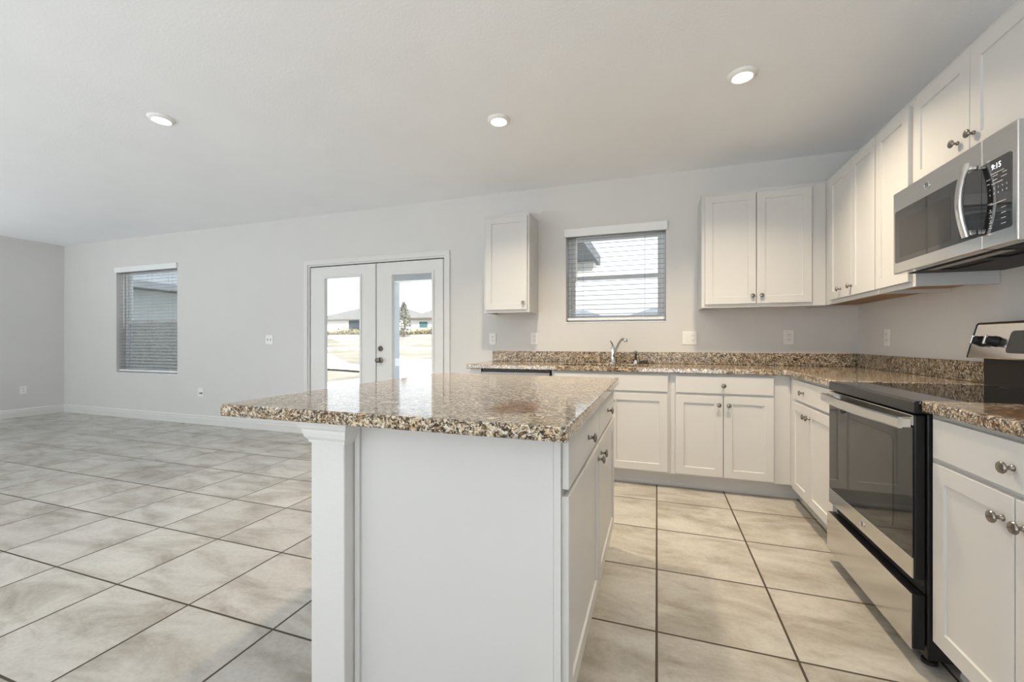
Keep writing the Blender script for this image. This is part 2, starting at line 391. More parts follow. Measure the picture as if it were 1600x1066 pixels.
def blind(label, x0, x1, z0, z1, group):
    r = thing('window_blind', label, 'blind', ((x0 + x1) / 2, .045, z0), group=group)
    a, b = x0 + .012, x1 - .012; yc = .052
    v = BM(); box(v, x0 - .012, x1 + .012, -.024, -.012, z1 - .042, z1 + .036, .004)
    box(v, x0 - .012, x0 - .004, -.0118, -.0003, z1 - .040, z1 + .034); box(v, x1 + .004, x1 + .012, -.0118, -.0003, z1 - .040, z1 + .034)
    build('valance', v, M['vinyl'], r, True)
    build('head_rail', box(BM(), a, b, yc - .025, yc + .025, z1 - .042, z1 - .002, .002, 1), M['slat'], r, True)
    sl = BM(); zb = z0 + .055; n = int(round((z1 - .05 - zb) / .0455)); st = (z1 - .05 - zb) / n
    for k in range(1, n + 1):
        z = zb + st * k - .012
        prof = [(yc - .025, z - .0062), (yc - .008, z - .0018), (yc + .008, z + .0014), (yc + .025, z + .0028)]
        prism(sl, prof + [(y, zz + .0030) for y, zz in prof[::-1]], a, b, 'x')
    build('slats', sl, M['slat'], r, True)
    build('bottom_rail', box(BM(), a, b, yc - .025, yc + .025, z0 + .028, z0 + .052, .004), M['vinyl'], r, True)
    w = x1 - x0
    for fx in (.17, .5, .83) if w > 1.1 else (.17, .80):
        for yy in (yc - .0275, yc + .0275):
            build('ladder_cord', box(BM(), x0 + w * fx - .0009, x0 + w * fx + .0009, yy - .0008, yy + .0008, z0 + .053, z1 - .045), M['slat'], r, True)
    build('tilt_wand', lathe(BM(), [(.004, z1 - .05 - (z1 - z0) * .54), (.0045, z1 - .06 - .1), (.003, z1 - .05)], 'z', (x0 + w * .115, .012, 0), 8), M['plate'], r, True)
    return r
blind('white horizontal slat blind in the tall far-left window', *W1, 'window blinds')
blind('white horizontal slat blind in the window above the sink', *W2, 'window blinds')

# ------------------------------------------------------------------ french doors
def french_doors():
    r = thing('door_1', 'white double french doors with full glass lites in back wall', 'door', (-4.54, .02, 0), kind='structure')
    x0, x1, zt = D1[0], D1[1], D1[3]
    cw = .052
    def keepc(i, j): return not (i == 1 and j == 0)
    c = cells(BM(), [x0 - .043, x0 + .012, x1 - .012, x1 + .043], [.001, zt - .012, zt + .043], keepc, -.0003, -.017, 'xzy', .003, 2)
    build('door_casing', c, M['trim'], r, True)
    build('door_jamb', cells(BM(), [x0 + .0006, x0 + .032, x1 - .032, x1 - .0006], [.001, zt - .03, zt - .0006], keepc, .0003, .16, 'xzy'), M['trim'], r, True)
    build('threshold', box(BM(), x0 + .034, x1 - .034, .006, .16, .0005, .012, .003, 1), M['dkmetal'], r, True)
    for (a, b, g0, g1, right) in ((-5.431, -4.504, -5.219, -4.716, False), (-4.491, -3.649, -4.287, -3.779, True)):
        zb, ztop = .016, 1.994; gz0, gz1 = .27, 1.858; y0, y1 = .006, .050
        lf = build('door_leaf', cells(BM(), [a, g0, g1, b], [zb, gz0, gz1, ztop], lambda i, j: not (i == 1 and j == 1), y1, y0, 'xzy', .002, 1), M['doorw'], r, True)
        build('glazing_bead', cells(BM(), [g0 - .022, g0 + .004, g1 - .004, g1 + .022], [gz0 - .022, gz0 + .004, gz1 - .004, gz1 + .022], lambda i, j: not (i == 1 and j == 1), y0 - .0003, y0 - .009, 'xzy', .003, 2), M['doorw'], lf, True)
        build('glass_pane', box(BM(), g0 - .003, g1 + .003, .026, .030, gz0 - .003, gz1 + .003), M['glass'], lf, True)
        if right:
            kx = -4.437
            build('door_knob', lathe(BM(), [(.033, .0055), (.033, -.004), (.018, -.010), (.012, -.016), (.012, -.034), (.022, -.040), (.028, -.050), (.027, -.062), (.016, -.069), (0, -.071)], 'y', (kx, 0, .90), 20), M['dkmetal'], lf, True, True)
            build('deadbolt', lathe(BM(), [(.030, .0055), (.030, -.006), (.024, -.014), (0, -.014)], 'y', (kx, 0, 1.03), 20), M['dkmetal'], lf, True, True)
            build('thumb_turn', box(BM(), kx - .005, kx + .005, -.034, -.0143, 1.012, 1.048, .003), M['dkmetal'], lf, True)
    a = BM(); cells(a, [D1[0] + .0325, -5.4315, -3.6485, D1[1] - .0325], [.016, 1.9945, D1[3] - .0305], lambda i, j: not (i == 1 and j == 0), .024, .050, 'xzy')
    build('dark_gap_strip', a, M['blackm'], r, True)  # black strip added behind the leaf edges so the gaps look shaded
    a = BM(); box(a, -4.5035, -4.4915, .03, .062, .016, 1.994)
    build('dark_centre_strip', a, M['blackm'], r, True)  # black strip added so the gap between the leaves looks shaded
    return r
french_doors()

# ------------------------------------------------------------------ cabinet parts (local frame: front faces -y, x to the right)
KNOB = None
def knob(parent, x, y, z):
    """mushroom knob whose base sits at local (x, y, z), pointing to -y"""
    global KNOB
    if KNOB is None:
        bm = lathe(BM(), [(.0085, 0), (.0085, -.003), (.0055, -.006), (.0048, -.014), (.0075, -.018), (.0150, -.0205), (.0162, -.024), (.0145, -.0275), (.008, -.0295), (0, -.030)], 'y', n=18)
        o = build('knob', bm, M['nickel'], parent, smooth=True); KNOB = o.data
    else:
        o = bpy.data.objects.new('knob', KNOB); COL.objects.link(o); o.parent = parent; W[o] = W[parent]
    o.location = (x, y, z); W[o] = W[parent] @ Matrix.Translation((x, y, z))
    return o
def shaker(parent, name, x0, x1, z0, z1, yf, kn=None, st=.056):
    """shaker door: front at yf-.019, recessed centre panel"""
    bm = BM(); t = .019; b = .0015
    def loop(x0_, x1_, z0_, z1_, y): return [bm.verts.new(p) for p in ((x0_, y, z0_), (x1_, y, z0_), (x1_, y, z1_), (x0_, y, z1_))]
    def inset(d, y): return loop(x0 + d, x1 - d, z0 + d, z1 - d, y)
    yf -= .0004
    L = [inset(0, yf), inset(0, yf - t + b), inset(b, yf - t), inset(st, yf - t), inset(st + .002, yf - t + .0065), inset(st + .0035, yf - t + .0072)]
    for A, B in zip(L, L[1:]):
        for k in range(4): bm.faces.new((A[k], A[(k + 1) % 4], B[(k + 1) % 4], B[k]))
    bm.faces.new(L[0]); bm.faces.new(L[-1]); bmesh.ops.recalc_face_normals(bm, faces=bm.faces[:])
    o = build(name, bm, M['cab'], parent)
    if kn: knob(o, kn[0], yf - t, kn[1])
    return o
def drawer(parent, x0, x1, z0, z1, yf, kn=None, name='drawer'):
    bm = BM(); box(bm, x0, x1, yf - .0194, yf - .0004, z0, z1, .0022)
    o = build(name, bm, M['cab'], parent)
    if kn: knob(o, kn[0], yf - .0194, kn[1])
    return o
def frame(bm, xs, zs, holes, yf, t=.019):
    """face frame: grid minus holes"""
    cells(bm, xs, zs, lambda i, j: (i, j) not in holes, yf + t, yf, 'xzy')
BF = -.616; UF = -.3105
def base_cab(label, loc, rz, w, doors, drawers, false_front=False, x_body0=0, x_frame0=0, group='white base cabinets', name='base_cabinet', toe=True, bodyback=-.003, depth=BF, ztop=.8755, sl=None, sr=None, hollow=False, tk=None):
    r = thing(name, label, 'cabinet', loc, rz, group)
    yf = depth
    if hollow:
        c = cells(BM(), [x_body0 + .0006, x_body0 + .018, w - .018, w - .0006], [yf + .0195, yf + .03, bodyback - .012, bodyback], lambda i, j: not (i == 1 and j == 1), .115, ztop, 'xyz')
        box(c, x_body0 + .018, w - .018, yf + .03, bodyback - .012, .115, .131)
    else: c = box(BM(), x_body0 + .0006, w - .0006, yf + .0195, bodyback, .115, ztop)
    build('carcass', c, M['cab'], r)
    f = BM(); frame(f, [x_frame0 + .0002, sl or x_frame0 + .038, sr or w - .038, w - .0002], [.115, .150, .705, .733, .852, ztop], {(1, 1), (1, 3)}, yf)
    build('face_frame', f, M['cab'], r)
    for (a, b, kx) in drawers: drawer(r, a, b, .733, .860, yf, (kx, .792) if kx else None, 'false_drawer' if false_front else 'drawer')
    for (a, b, kx) in doors: shaker(r, 'door', a, b, .128, .716, yf, (kx, .652) if kx else None)
    if toe:
        t = BM(); k0, k1 = tk or (x_frame0 + .0003, w - .0003)
        box(t, k0, k1, yf + .081, yf + .095, .0008, .114)
        prism(t, [(yf + .0808, .0008), (yf + .071, .0008), (yf + .072, .014), (yf + .0808, .03)], k0, k1, 'x')
        build('toe_kick', t, M['cab'], r)
    return r
# back wall run
r = thing('cabinet_end_panel', 'white end panel closing base cabinets left of dishwasher', 'cabinet', (-3.05, 0, 0))
build('side_panel', box(BM(), 0, .019, BF, -.016, .001, .8755), M['cab'], r); build('front_filler', box(BM(), .0195, .105, BF, BF + .019, .001, .8755), M['cab'], r)
base_cab('white sink base cabinet below faucet, with plain false drawer front and no drawer knob', (-2.313, 0, 0), 0, .917, [(.022, .452, .42), (.462, .894, .494)], [(.022, .897, None)], True, hollow=True)
base_cab('white two-door base cabinet with one wide drawer, right of sink cabinet', (-1.396, 0, 0), 0, .7793, [(.034, .354, .326), (.358, .676, .390)], [(.034, .676, .356)], sr=.665, tk=(.0003, .8605))
# right wall run: local x runs towards the viewer
base_cab('white corner base cabinet with drawer and two doors left of the range', (0, -.003, 0), -PI / 2, 1.449, [(.725, 1.036, 1.010), (1.040, 1.415, 1.066)], [(.725, 1.415, .955)], x_frame0=.6135, sl=.737, tk=(.5455, 1.4487))
base_cab('white base cabinet right of the range at the near right', (0, -2.216, 0), -PI / 2, .765, [(.038, .372, .337), (.378, .727, .410)], [(.038, .727, .372)])
# dishwasher
r = thing('dishwasher', 'stainless steel dishwasher under counter, mostly hidden behind the island', 'dishwasher', (-2.936, 0, 0))
build('tub_body', box(BM(), .002, .612, -.585, -.02, .03, .865), M['blackm'], r)
d = build('door', box(BM(), .004, .610, -.640, -.590, .12, .852, .002, 1), M['steeld'], r)
build('control_strip', box(BM(), .004, .610, -.612, -.586, .853, .873, .002), M['black'], r)
build('kick_plate', box(BM(), .004, .610, -.60, -.587, .004, .112), M['black'], r)
h = BM(); sweep(h, [(.05, -.675, .80), (.56, -.675, .80)], circ(.009, 10)); box(h, .07, .085, -.668, -.6453, .793, .807); box(h, .525, .54, -.668, -.6453, .793, .807)
build('handle', h, M['steel'], d, smooth=True)

# upper cabinets
def upper_cab(label, loc, rz, w, doors, z0=1.3805, z1=2.2935, x_body0=0, x_frame0=0, x_body1=None, group='white wall cabinets', dz=(1.406, 2.266), kz=1.466, st_=.028, sl=None, sr=None):
    r = thing('wall_cabinet', label, 'cabinet', loc, rz, group)
    yf = UF; xb1 = w if x_body1 is None else x_body1
    c = BM(); e = .0006
    for (a, b) in ((x_body0 + e, x_body0 + .016), (xb1 - .016, xb1 - e)): box(c, a, b, yf + .0195, -.002, z0, z1)
    box(c, x_body0 + .0162, xb1 - .0162, yf + .0195, -.002, z1 - .016, z1); box(c, x_body0 + .0162, xb1 - .0162, -.012, -.002, z0 + .02, z1 - .0162)
    build('carcass', c, M['cab'], r)
    build('bottom_panel', box(BM(), x_body0 + .0164, xb1 - .0164, yf + .02, -.0125, z0 + .018, z0 + .030), M['wood'], r, label='brown wood-coloured underside')
    f = BM(); frame(f, [x_frame0 + e, sl or x_frame0 + st_, sr or w - st_, w - e], [z0, z0 + .036, z1 - .036, z1], {(1, 1)}, yf)
    build('face_frame', f, M['cab'], r)
    for (a, b, kx) in doors: shaker(r, 'door', a, b, dz[0], dz[1], yf, (kx, kz) if kx else None)
    return r
upper_cab('small single-door white wall cabinet between french doors and sink window', (-3.041, 0, 0), 0, .445, [(.020, .427, .392)])
upper_cab('white two-door wall cabinet on back wall right of sink window', (-1.155, 0, 0), 0, .8435, [(.024, .384, .358), (.389, .750, .420)], x_body1=.822, sr=.738)
upper_cab('white two-door wall cabinet on right wall in the corner', (0, -.003, 0), -PI / 2, 1.094, [(.427, .780, .622), (.784, 1.086, .79)], x_frame0=.3085, sl=.439)
upper_cab('tall single-door white wall cabinet on right wall next to microwave', (0, -1.0985, 0), -PI / 2, .3565, [(.006, .330, None)])
upper_cab('short two-door white wall cabinet directly above the microwave', (0, -1.4575, 0), -PI / 2, .7575, [(.018, .402, .337), (.406, .742, .43)], z0=1.835, dz=(1.858, 2.262), kz=1.924)

# ------------------------------------------------------------------ worktops
CT0, CT1 = .8765, .9145
sx0, sx1, sy0, sy1 = -2.27, -1.56, -.565, -.195
xs = [-3.074, sx0, sx1, -.648, -.0006]; ys = [-1.451, -.648, sy0, sy1, -.0006]
def keepct(i, j):
    if j == 0: return i == 3
    return not (i == 1 and j == 2)
ct = build('worktop', cells(BM(), xs, ys, keepct, CT0, CT1, 'xyz', .006, 3), M['granite']); base_at(ct, (-1.5, -.3, CT0))
tag(ct, 'L-shaped brown speckled granite worktop along back wall and corner', 'countertop')
bs = BM(); box(bs, -2.79 - .284, -.0225, -.0215, -.0008, CT1 + .0005, 1.0165, .002, 1)
o = build('backsplash', bs, M['granite']); base_at(o, (-1.5, -.011, CT1)); tag(o, 'low granite backsplash strip along back wall behind sink', 'backsplash')
o = build('backsplash', box(BM(), -.0215, -.0008, -1.447, -.0008, CT1 + .0005, 1.0165, .002, 1), M['granite']); base_at(o, (-.011, -.75, CT1)); tag(o, 'low granite backsplash strip along right wall left of range', 'backsplash')
o = build('worktop', box(BM(), -.648, -.0008, -3.0, -2.2155, CT0, CT1, .006, 3), M['granite']); base_at(o, (-.32, -2.6, CT0)); tag(o, 'granite worktop right of the range at near right, with brown blotch', 'countertop')
# sink
r = thing('kitchen_sink', 'stainless undermount sink set in the back worktop below window', 'sink', ((sx0 + sx1) / 2, -.38, CT0))
a, b, c, d, zb = sx0 - .004, sx1 + .004, sy0 - .004, sy1 + .004, .70
bm = BM(); t = .004
for q in ((a, b, c, d, zb, zb + t), (a, a + t, c, d, zb + t, CT0 - .0006), (b - t, b, c, d, zb + t, CT0 - .0006), (a + t, b - t, c, c + t, zb + t, CT0 - .0006), (a + t, b - t, d - t, d, zb + t, CT0 - .0006)): box(bm, *q)
build('basin', bm, M['steel'], r, True)
build('drain', lathe(BM(), [(.045, zb + t + .0003), (.045, zb + t + .004), (.02, zb + t + .003), (0, zb + t + .003)], 'z', ((a + b) / 2, -.36, 0), 20), M['chrome'], r, True, True)
# faucet
r = thing('faucet', 'chrome single-lever kitchen faucet behind the sink', 'faucet', (-1.868, -.115, CT1))
Z0 = CT1 + .0004
build('body', lathe(BM(), [(.030, Z0), (.030, Z0 + .006), (.022, Z0 + .014), (.019, Z0 + .05), (.020, Z0 + .10), (.021, Z0 + .135), (.014, Z0 + .150), (0, Z0 + .152)], 'z', (-1.868, -.115, 0), 20), M['chrome'], r, True, True)
lv = [(-1.868, -.115, Z0 + .150), (-1.873, -.118, Z0 + .17), (-1.882, -.122, Z0 + .190), (-1.893, -.126, Z0 + .203)]
build('lever', sweep(BM(), lv, lambda i: circ([.010, .009, .009, .011][i], 10, [.010, .008, .007, .006][i])), M['chrome'], r, True, True)
sp = []
for k in range(13):
    t = k / 12; sp.append((-1.862 + .11 * t, -.125 - .10 * t, Z0 + .062 + .155 * math.sin(min(1, t * 1.12) * PI * .56)))
build('spout', sweep(BM(), sp, lambda i: circ(.0125 - .0015 * (i / 12), 12)), M['chrome'], r, True, True)
ex = sp[-1]
build('spray_head', lathe(BM(), [(0, .012), (.012, .010), (.018, 0), (.019, -.012), (.016, -.020), (0, -.021)], 'z', ex, 16), M['chrome'], r, True, True)
r = thing('side_sprayer', 'small chrome side sprayer standing right of the faucet', 'sprayer', (-1.672, -.11, CT1))
build('flange', lathe(BM(), [(.024, Z0), (.022, Z0 + .012), (.013, Z0 + .022), (.012, Z0 + .032)], 'z', (-1.672, -.11, 0), 16), M['chrome'], r, True, True)
build('stem', lathe(BM(), [(.009, Z0 + .0322), (.010, Z0 + .085), (.008, Z0 + .092)], 'z', (-1.672, -.11, 0), 14), M['blackm'], r, True, True)
build('spray_head', lathe(BM(), [(.010, Z0 + .0922), (.014, Z0 + .098), (.014, Z0 + .112), (.007, Z0 + .118), (0, Z0 + .118)], 'z', (-1.672, -.11, 0), 14), M['chrome'], r, True, True)
o = build('sink_stopper', lathe(BM(), [(.043, Z0), (.043, Z0 + .006), (.034, Z0 + .020), (.018, Z0 + .028), (0, Z0 + .030)], 'z', (-1.606, -.105, 0), 20), M['rubber'], smooth=True)
base_at(o, (-1.606, -.105, CT1)); tag(o, 'dark domed sink stopper on worktop right of side sprayer', 'stopper')

# ------------------------------------------------------------------ island
IX0, IX1, IY0, IY1 = -2.815, -1.692, -3.045, -1.635
o = build('island_worktop', box(BM(), IX0, IX1, IY0, IY1, CT0, CT1, .0045, 2), M['granite']); base_at(o, (-2.25, -2.3, CT0)); tag(o, 'large polished granite island top reflecting the french doors', 'countertop')
r = thing('knee_wall', 'white textured half wall with moulded cap holding island overhang', 'wall', (-2.446, -2.3, 0))
KX0, KX1, KY0, KY1 = -2.510, -2.384, -2.980, -1.665
build('wall_core', box(BM(), KX0, KX1, KY0, KY1, .0008, .8755, .004), M['wall'], r, True)
cp = BM()
def ring_profile(bm, x0, x1, y0, y1, prof):
    rings = [[bm.verts.new(p) for p in ((x0 - d, y0 - d, z), (x1 + d, y0 - d, z), (x1 + d, y1 + d, z), (x0 - d, y1 + d, z))] for d, z in prof]
    for A, B in zip(rings, rings[1:]):
        for k in range(4): bm.faces.new((A[k], A[(k + 1) % 4], B[(k + 1) % 4], B[k]))
    A, B = rings[0], rings[-1]
    for k in range(4): bm.faces.new((B[k], B[(k + 1) % 4], A[(k + 1) % 4], A[k]))
    bmesh.ops.recalc_face_normals(bm, faces=bm.faces[:])
# crown wraps the end and outer side, stops against the cabinet side panel
PC = [(.0004, .802), (.004, .803), (.006, .812), (.014, .822), (.018, .836), (.019, .846), (.026, .852), (.030, .862), (.030, .8755), (.0004, .8755)]
def crown(bm):
    path = [(KX1, KY1, 1, 0), (KX0, KY1, -1, 0), (KX0, KY0, -1, -1), (KX1, KY0, .0, -1), ]
    prev = None
    path = [(KX0, KY1, -1, 0), (KX0, KY0, -1, -1), (KX1, KY0, 1, -1), (KX1, -2.9315, 1, 0)]
    rings = [[bm.verts.new((x + sx * d, y + sy * d, z)) for d, z in PC] for x, y, sx, sy in path]
    n = len(PC)
    for A, B in zip(rings, rings[1:]):
        for k in range(n): bm.faces.new((A[k], A[(k + 1) % n], B[(k + 1) % n], B[k]))
    bm.faces.new(rings[0]); bm.faces.new(rings[-1]); bmesh.ops.recalc_face_normals(bm, faces=bm.faces[:])
    return bm
build('crown_moulding', crown(cp), M['trim'], r, True)
# island cabinet: local x runs away from the viewer (+Y), front faces +X
IW = 1.262; ICX = -2.3825; IFX = -1.733
r = thing('island_cabinet', 'white island cabinet with two drawers and two doors facing the range', 'cabinet', (ICX, -2.928, 0), PI / 2, 'white base cabinets')
yf = -(IFX - ICX)
build('carcass', box(BM(), .003, IW - .0006, yf + .0195, -.001, .115, .8755), M['cab'], r)
build('end_panel', box(BM(), -.002, .0028, yf + .0193, -.0205, .001, .8755), M['cab'], r)
build('scribe_moulding', prism(BM(), [(-.010, -.001), (-.0125, -.006), (-.0125, -.014), (-.010, -.019), (.0022, -.020), (.0022, -.001)][::1], .001, .8755, 'z'), M['cab'], r)
f = BM(); frame(f, [-.0012, .038, IW / 2 - .02, IW / 2 + .02, IW - .038, IW - .0006], [.115, .150, .690, .722, .850, .8755], {(1, 1), (1, 3), (3, 1), (3, 3)}, yf)
build('face_frame', f, M['cab'], r)
m_ = .632
drawer(r, .012, m_ - .004, .722, .862, yf, (.345, .790)); drawer(r, m_ + .006, IW - .014, .722, .862, yf, (m_ + .30, .790))
shaker(r, 'door', .012, m_ - .004, .128, .704, yf, (m_ - .040, .652)); shaker(r, 'door', m_ + .006, IW - .014, .128, .704, yf, (m_ + .055, .652))
build('toe_kick', box(BM(), .004, IW - .0006, yf + .081, yf + .095, .0008, .114), M['cab'], r)

# ------------------------------------------------------------------ text helper
def text_bm(txt, size, font_res=3):
    cu = bpy.data.curves.new('t', 'FONT'); cu.body = txt; cu.size = size; cu.align_x = 'CENTER'; cu.align_y = 'CENTER'; cu.extrude = .0002; cu.resolution_u = font_res
    ob = bpy.data.objects.new('t', cu); COL.objects.link(ob)
    dg = bpy.context.evaluated_depsgraph_get(); me = bpy.data.meshes.new_from_object(ob.evaluated_get(dg))
    bm = BM(); bm.from_mesh(me); bpy.data.objects.remove(ob); bpy.data.curves.remove(cu); bpy.data.meshes.remove(me)
    return bm
def put_text(bm, txt, size, x, y, z):
    """upright text in the local xz plane reading along +x, facing -y"""
    t = text_bm(txt, size); t.transform(Matrix.Translation((x, y, z)) @ Matrix.Rotation(PI / 2, 4, 'X'))
    me = bpy.data.meshes.new('tmp'); t.to_mesh(me); t.free(); bm.from_mesh(me); bpy.data.meshes.remove(me)
def badge(parent, x, y, z, r_):
    bm = lathe(BM(), [(r_, y - .0003), (r_, y - .0018), (r_ * .9, y - .0030), (r_ * .84, y - .0030), (r_ * .80, y - .0018), (0, y - .0018)], 'y', (x, 0, z), 28)
    o = build('badge', bm, M['chrome'], parent, smooth=True, label='round chrome badge')
    g = BM(); put_text(g, 'GE', r_ * .95, x, y - .0022, z)
    for k in range(4):
        a0 = k * PI / 2 + .25
        pts = [(x + r_ * .66 * math.cos(a0 + q * .17), y - .0022, z + r_ * .66 * math.sin(a0 + q * .17)) for q in range(7)]
        sweep(g, pts, circ(r_ * .035, 6), up=(0, 1, 0))
    build('monogram', g, M['dkmetal'], o)
    return o

# ------------------------------------------------------------------ range (local: x towards viewer, front -y)
def make_range():
    r = thing('electric_range', 'stainless and black freestanding electric range with glass cooktop', 'range', (0, -1.4555, 0), -PI / 2)
    w = .7575; a, b = .002, w - .002
    build('body', box(BM(), a, b, -.628, -.032, .035, .868, .003), M['black'], r)
    ck = build('cooktop', box(BM(), a + .004, b - .004, -.648, -.065, .8985, .9115, .003), M['bglass'], r)
    bm = BM(); prism(bm, [(-.664, .8695), (-.062, .8695), (-.062, .8978), (-.6484, .8978), (-.6484, .9112), (-.658, .9112), (-.664, .906)], a, b, 'x')
    build('cooktop_frame', bm, M['black'], r)
    build('backguard_riser', box(BM(), a, b, -.061, -.03, .9120, 1.036), M['black'], r)
    con = BM(); prism(con, [(-.120, 1.0385), (-.122, 1.044), (-.086, 1.190), (-.080, 1.196), (-.032, 1.196), (-.032, 1.0385)], a + .004, b - .004, 'x')
    cons = build('control_console', con, M['steel'], r)
    caps = BM()
    for u in (a, b - .0038): prism(caps, [(-.121, 1.0375), (-.124, 1.044), (-.088, 1.192), (-.081, 1.199), (-.031, 1.199), (-.031, 1.0375)], u, u + .0038, 'x')
    prism(caps, [(-.082, 1.1963), (-.031, 1.1963), (-.031, 1.200), (-.082, 1.200)], a + .004, b - .004, 'x')
    build('console_trim', caps, M['black'], r)
    sl = Vector((0, .036, .146)).normalized(); nrm = Vector((0, -.146, .036)).normalized()
    def onface(u, s): return Vector((u, -.122, 1.044)) + sl * s + nrm * .0006
    rot = Matrix.Rotation(math.atan2(.036, .146), 4, 'X')
    for u in (.070, .150, .608, .688):
        k = lathe(BM(), [(.024, 0), (.024, -.006), (.021, -.010), (.019, -.026), (.017, -.030), (0, -.031)], 'y', n=20)
        mt = Matrix.Translation(onface(u, .072)) @ Matrix.Rotation(-math.atan2(.036, .146), 4, 'X'); k.transform(mt)
        ko = build('control_knob', k, M['blackm'], cons, smooth=True)
        g = BM(); box(g, -.005, .005, -.040, -.0313, -.020, .020, .002)
        g.transform(mt); build('knob_grip', g, M['chrome'], ko, label='chrome knob bar')
    dp = BM(); poly = rrect(.225, .535, .022, .118, (.018,) * 4)
    dp2 = prism(dp, poly, -.0025, 0, 'y'); dp.transform(Matrix.Translation((0, 0, 0)) @ Matrix.Translation(onface(0, 0)) @ Matrix.Rotation(-math.atan2(.036, .146), 4, 'X'))
    build('display_panel', dp, M['display'], cons)
    # oven door
    dz0, dz1 = .300, .862
    d = build('oven_door', box(BM(), a + .004, b - .004, -.661, -.632, dz0, dz1, .003), M['black'], r)
    build('door_glass', box(BM(), a + .006, b - .006, -.6655, -.6614, .372, .8255, .0015, 1), M['bglass'], d)
    build('oven_window', prism(BM(), rrect(.135, w - .135, .425, .765, (.02,) * 4), -.6662, -.6657, 'y'), M['screen'], d)
    build('door_trim', box(BM(), a + .006, b - .006, -.6665, -.6614, .3015, .3715, .0015, 1), M['steel'], d)
    build('top_trim', box(BM(), a + .006, b - .006, -.6665, -.6614, .826, .861, .0015, 1), M['steel'], d)
    for k in range(5): build('vent_slot', box(BM(), .135 + k * .10, .225 + k * .10, -.6672, -.6667, .830, .8375), M['blackm'], d)
    h = BM(); N = 18
    pts = [(.022 + (w - .030) * k / N, -.700 - .022 * math.sin(PI * k / N), .834) for k in range(N + 1)]
    sweep(h, pts, [(-.006, -.019), (.004, -.019), (.007, -.014), (.007, .014), (.004, .019), (-.006, .019)])
    for u in (.026, w - .036): box(h, u, u + .024, -.6985, -.6658, .817, .851, .003)
    build('door_handle', h, M['steel'], d)
    badge(d, w / 2, -.6665, .338, .017)
    # drawer
    dr = build('storage_drawer', box(BM(), a, b, -.668, -.634, .064, .250, .002, 1), M['black'], r)
    build('drawer_front', box(BM(), a, b, -.673, -.6684, .062, .252, .0015, 1), M['steel'], dr)
    build('drawer_recess', box(BM(), a + .01, b - .01, -.633, -.6285, .2535, .298), M['blackm'], r)
    for u in (.05, w - .05):
        for y in (-.60, -.08): build('foot', lathe(BM(), [(.022, .0006), (.022, .012), (.012, .014), (.012, .0345)], 'z', (u, y, 0), 12), M['blackm'], r)
    return r
make_range()

# ------------------------------------------------------------------ microwave (local as the range)
def make_microwave():
    r = thing('microwave', 'stainless over-the-range microwave with black glass door and lit clock', 'microwave', (0, -1.4565, 1.437), -PI / 2)
    w = .756; z0, z1 = 1.4375, 1.8335
    L = lambda b: b
    def bw(name, bm, mat, parent, **k):
        bm.transform(Matrix.Translation((0, 0, -1.437))); return build(name, bm, mat, parent, **k)
    bw('body', box(BM(), .002, w - .002, -.358, -.004, z0 + .006, z1 - .001, .003), M['blackm'], r)
    bm = BM(); cells(bm, [.03, .13, .34, .42, .63, w - .03], [-.35, -.30, -.22, -.06, -.01], lambda i, j: not (i in (1, 3) and j == 1), z0, z0 + .0055, 'xyz')
    bw('bottom_grille', bm, M['blackm'], r)
    bm = BM(); box(bm, .15, .60, -.345, -.305, z0 - .0028, z0 - .0004, .001, 1)
    bw('surface_light', bm, M['nickel'], r)
    dx = .598
    f = BM(); box(f, .001, dx - .0008, -.400, -.3585, z0 + .002, z1 - .003, .004)
    d = bw('door', f, M['steel'], r)
    g = BM(); prism(g, rrect(.020, dx - .001, 1.490, 1.738, (.012, .0, .0, .012)), -.4014, -.4002, 'y'); bw('door_glass', g, M['mirror'], d)
    g = BM(); prism(g, rrect(.062, .43, 1.512, 1.690, (.012,) * 4), -.4019, -.4015, 'y'); bw('door_window', g, M['screen'], d)
    f = BM(); box(f, dx + .0008, w - .001, -.400, -.3585, z0 + .002, z1 - .003, .004)
    p = bw('control_panel', f, M['steel'], r)
    g = BM(); prism(g, rrect(dx + .001, w - .022, 1.490, 1.738, (.0, .012, .012, .0)), -.4014, -.4002, 'y'); bw('panel_glass', g, M['mirror'], p)
    N = 14
    h = BM(); pts = [(dx - .030, -.428 - .020 * math.sin(PI * k / N), 1.494 + .265 * k / N) for k in range(N + 1)]
    sweep(h, pts, rrect(-.014, .014, -.008, .008, (.006,) * 4, 3), up=(0, -1, 0))
    for zz in (1.500, 1.735): box(h, dx - .040, dx - .020, -.428, -.4022, zz, zz + .018, .003)
    bw('handle', h, M['steel'], d, smooth=True)
    t = BM(); put_text(t, '9:15', .026, .668, -.4017, 1.712); bw('clock_display', t, M['digits'], p, label='lit clock reading 9:15')
    t = BM(); Y = -.4017
    def dash(x, z, ln, th=.0016): box(t, x - ln / 2, x + ln / 2, Y - .0001, Y + .0002, z - th / 2, z + th / 2)
    for x, z, ln in [(.672, 1.690, .06), (.665, 1.681, .02), (.705, 1.681, .018), (.632, 1.676, .018), (.663, 1.667, .02), (.702, 1.668, .024), (.632, 1.660, .012), (.672, 1.655, .05), (.640, 1.590, .02), (.675, 1.586, .07)]: dash(x, z, ln)
    for k, ch in enumerate('12345'): put_text(t, ch, .0085, .640 + .0185 * k, Y, 1.638)
    for k, ch in enumerate('67890'): put_text(t, ch, .0085, .640 + .0185 * k, Y, 1.620)
    for z in (1.568, 1.550, 1.532, 1.514): put_text(t, 'o', .011, .642, Y, z); dash(.642, z - .008, .014); dash(.70, z - .004, .02)
    bw('button_markings', t, M['glyph'], p, label='white printed button markings')
    bd = badge(d, .275, -.4000, 1.783 - 1.437, .018)
    return r
make_microwave()

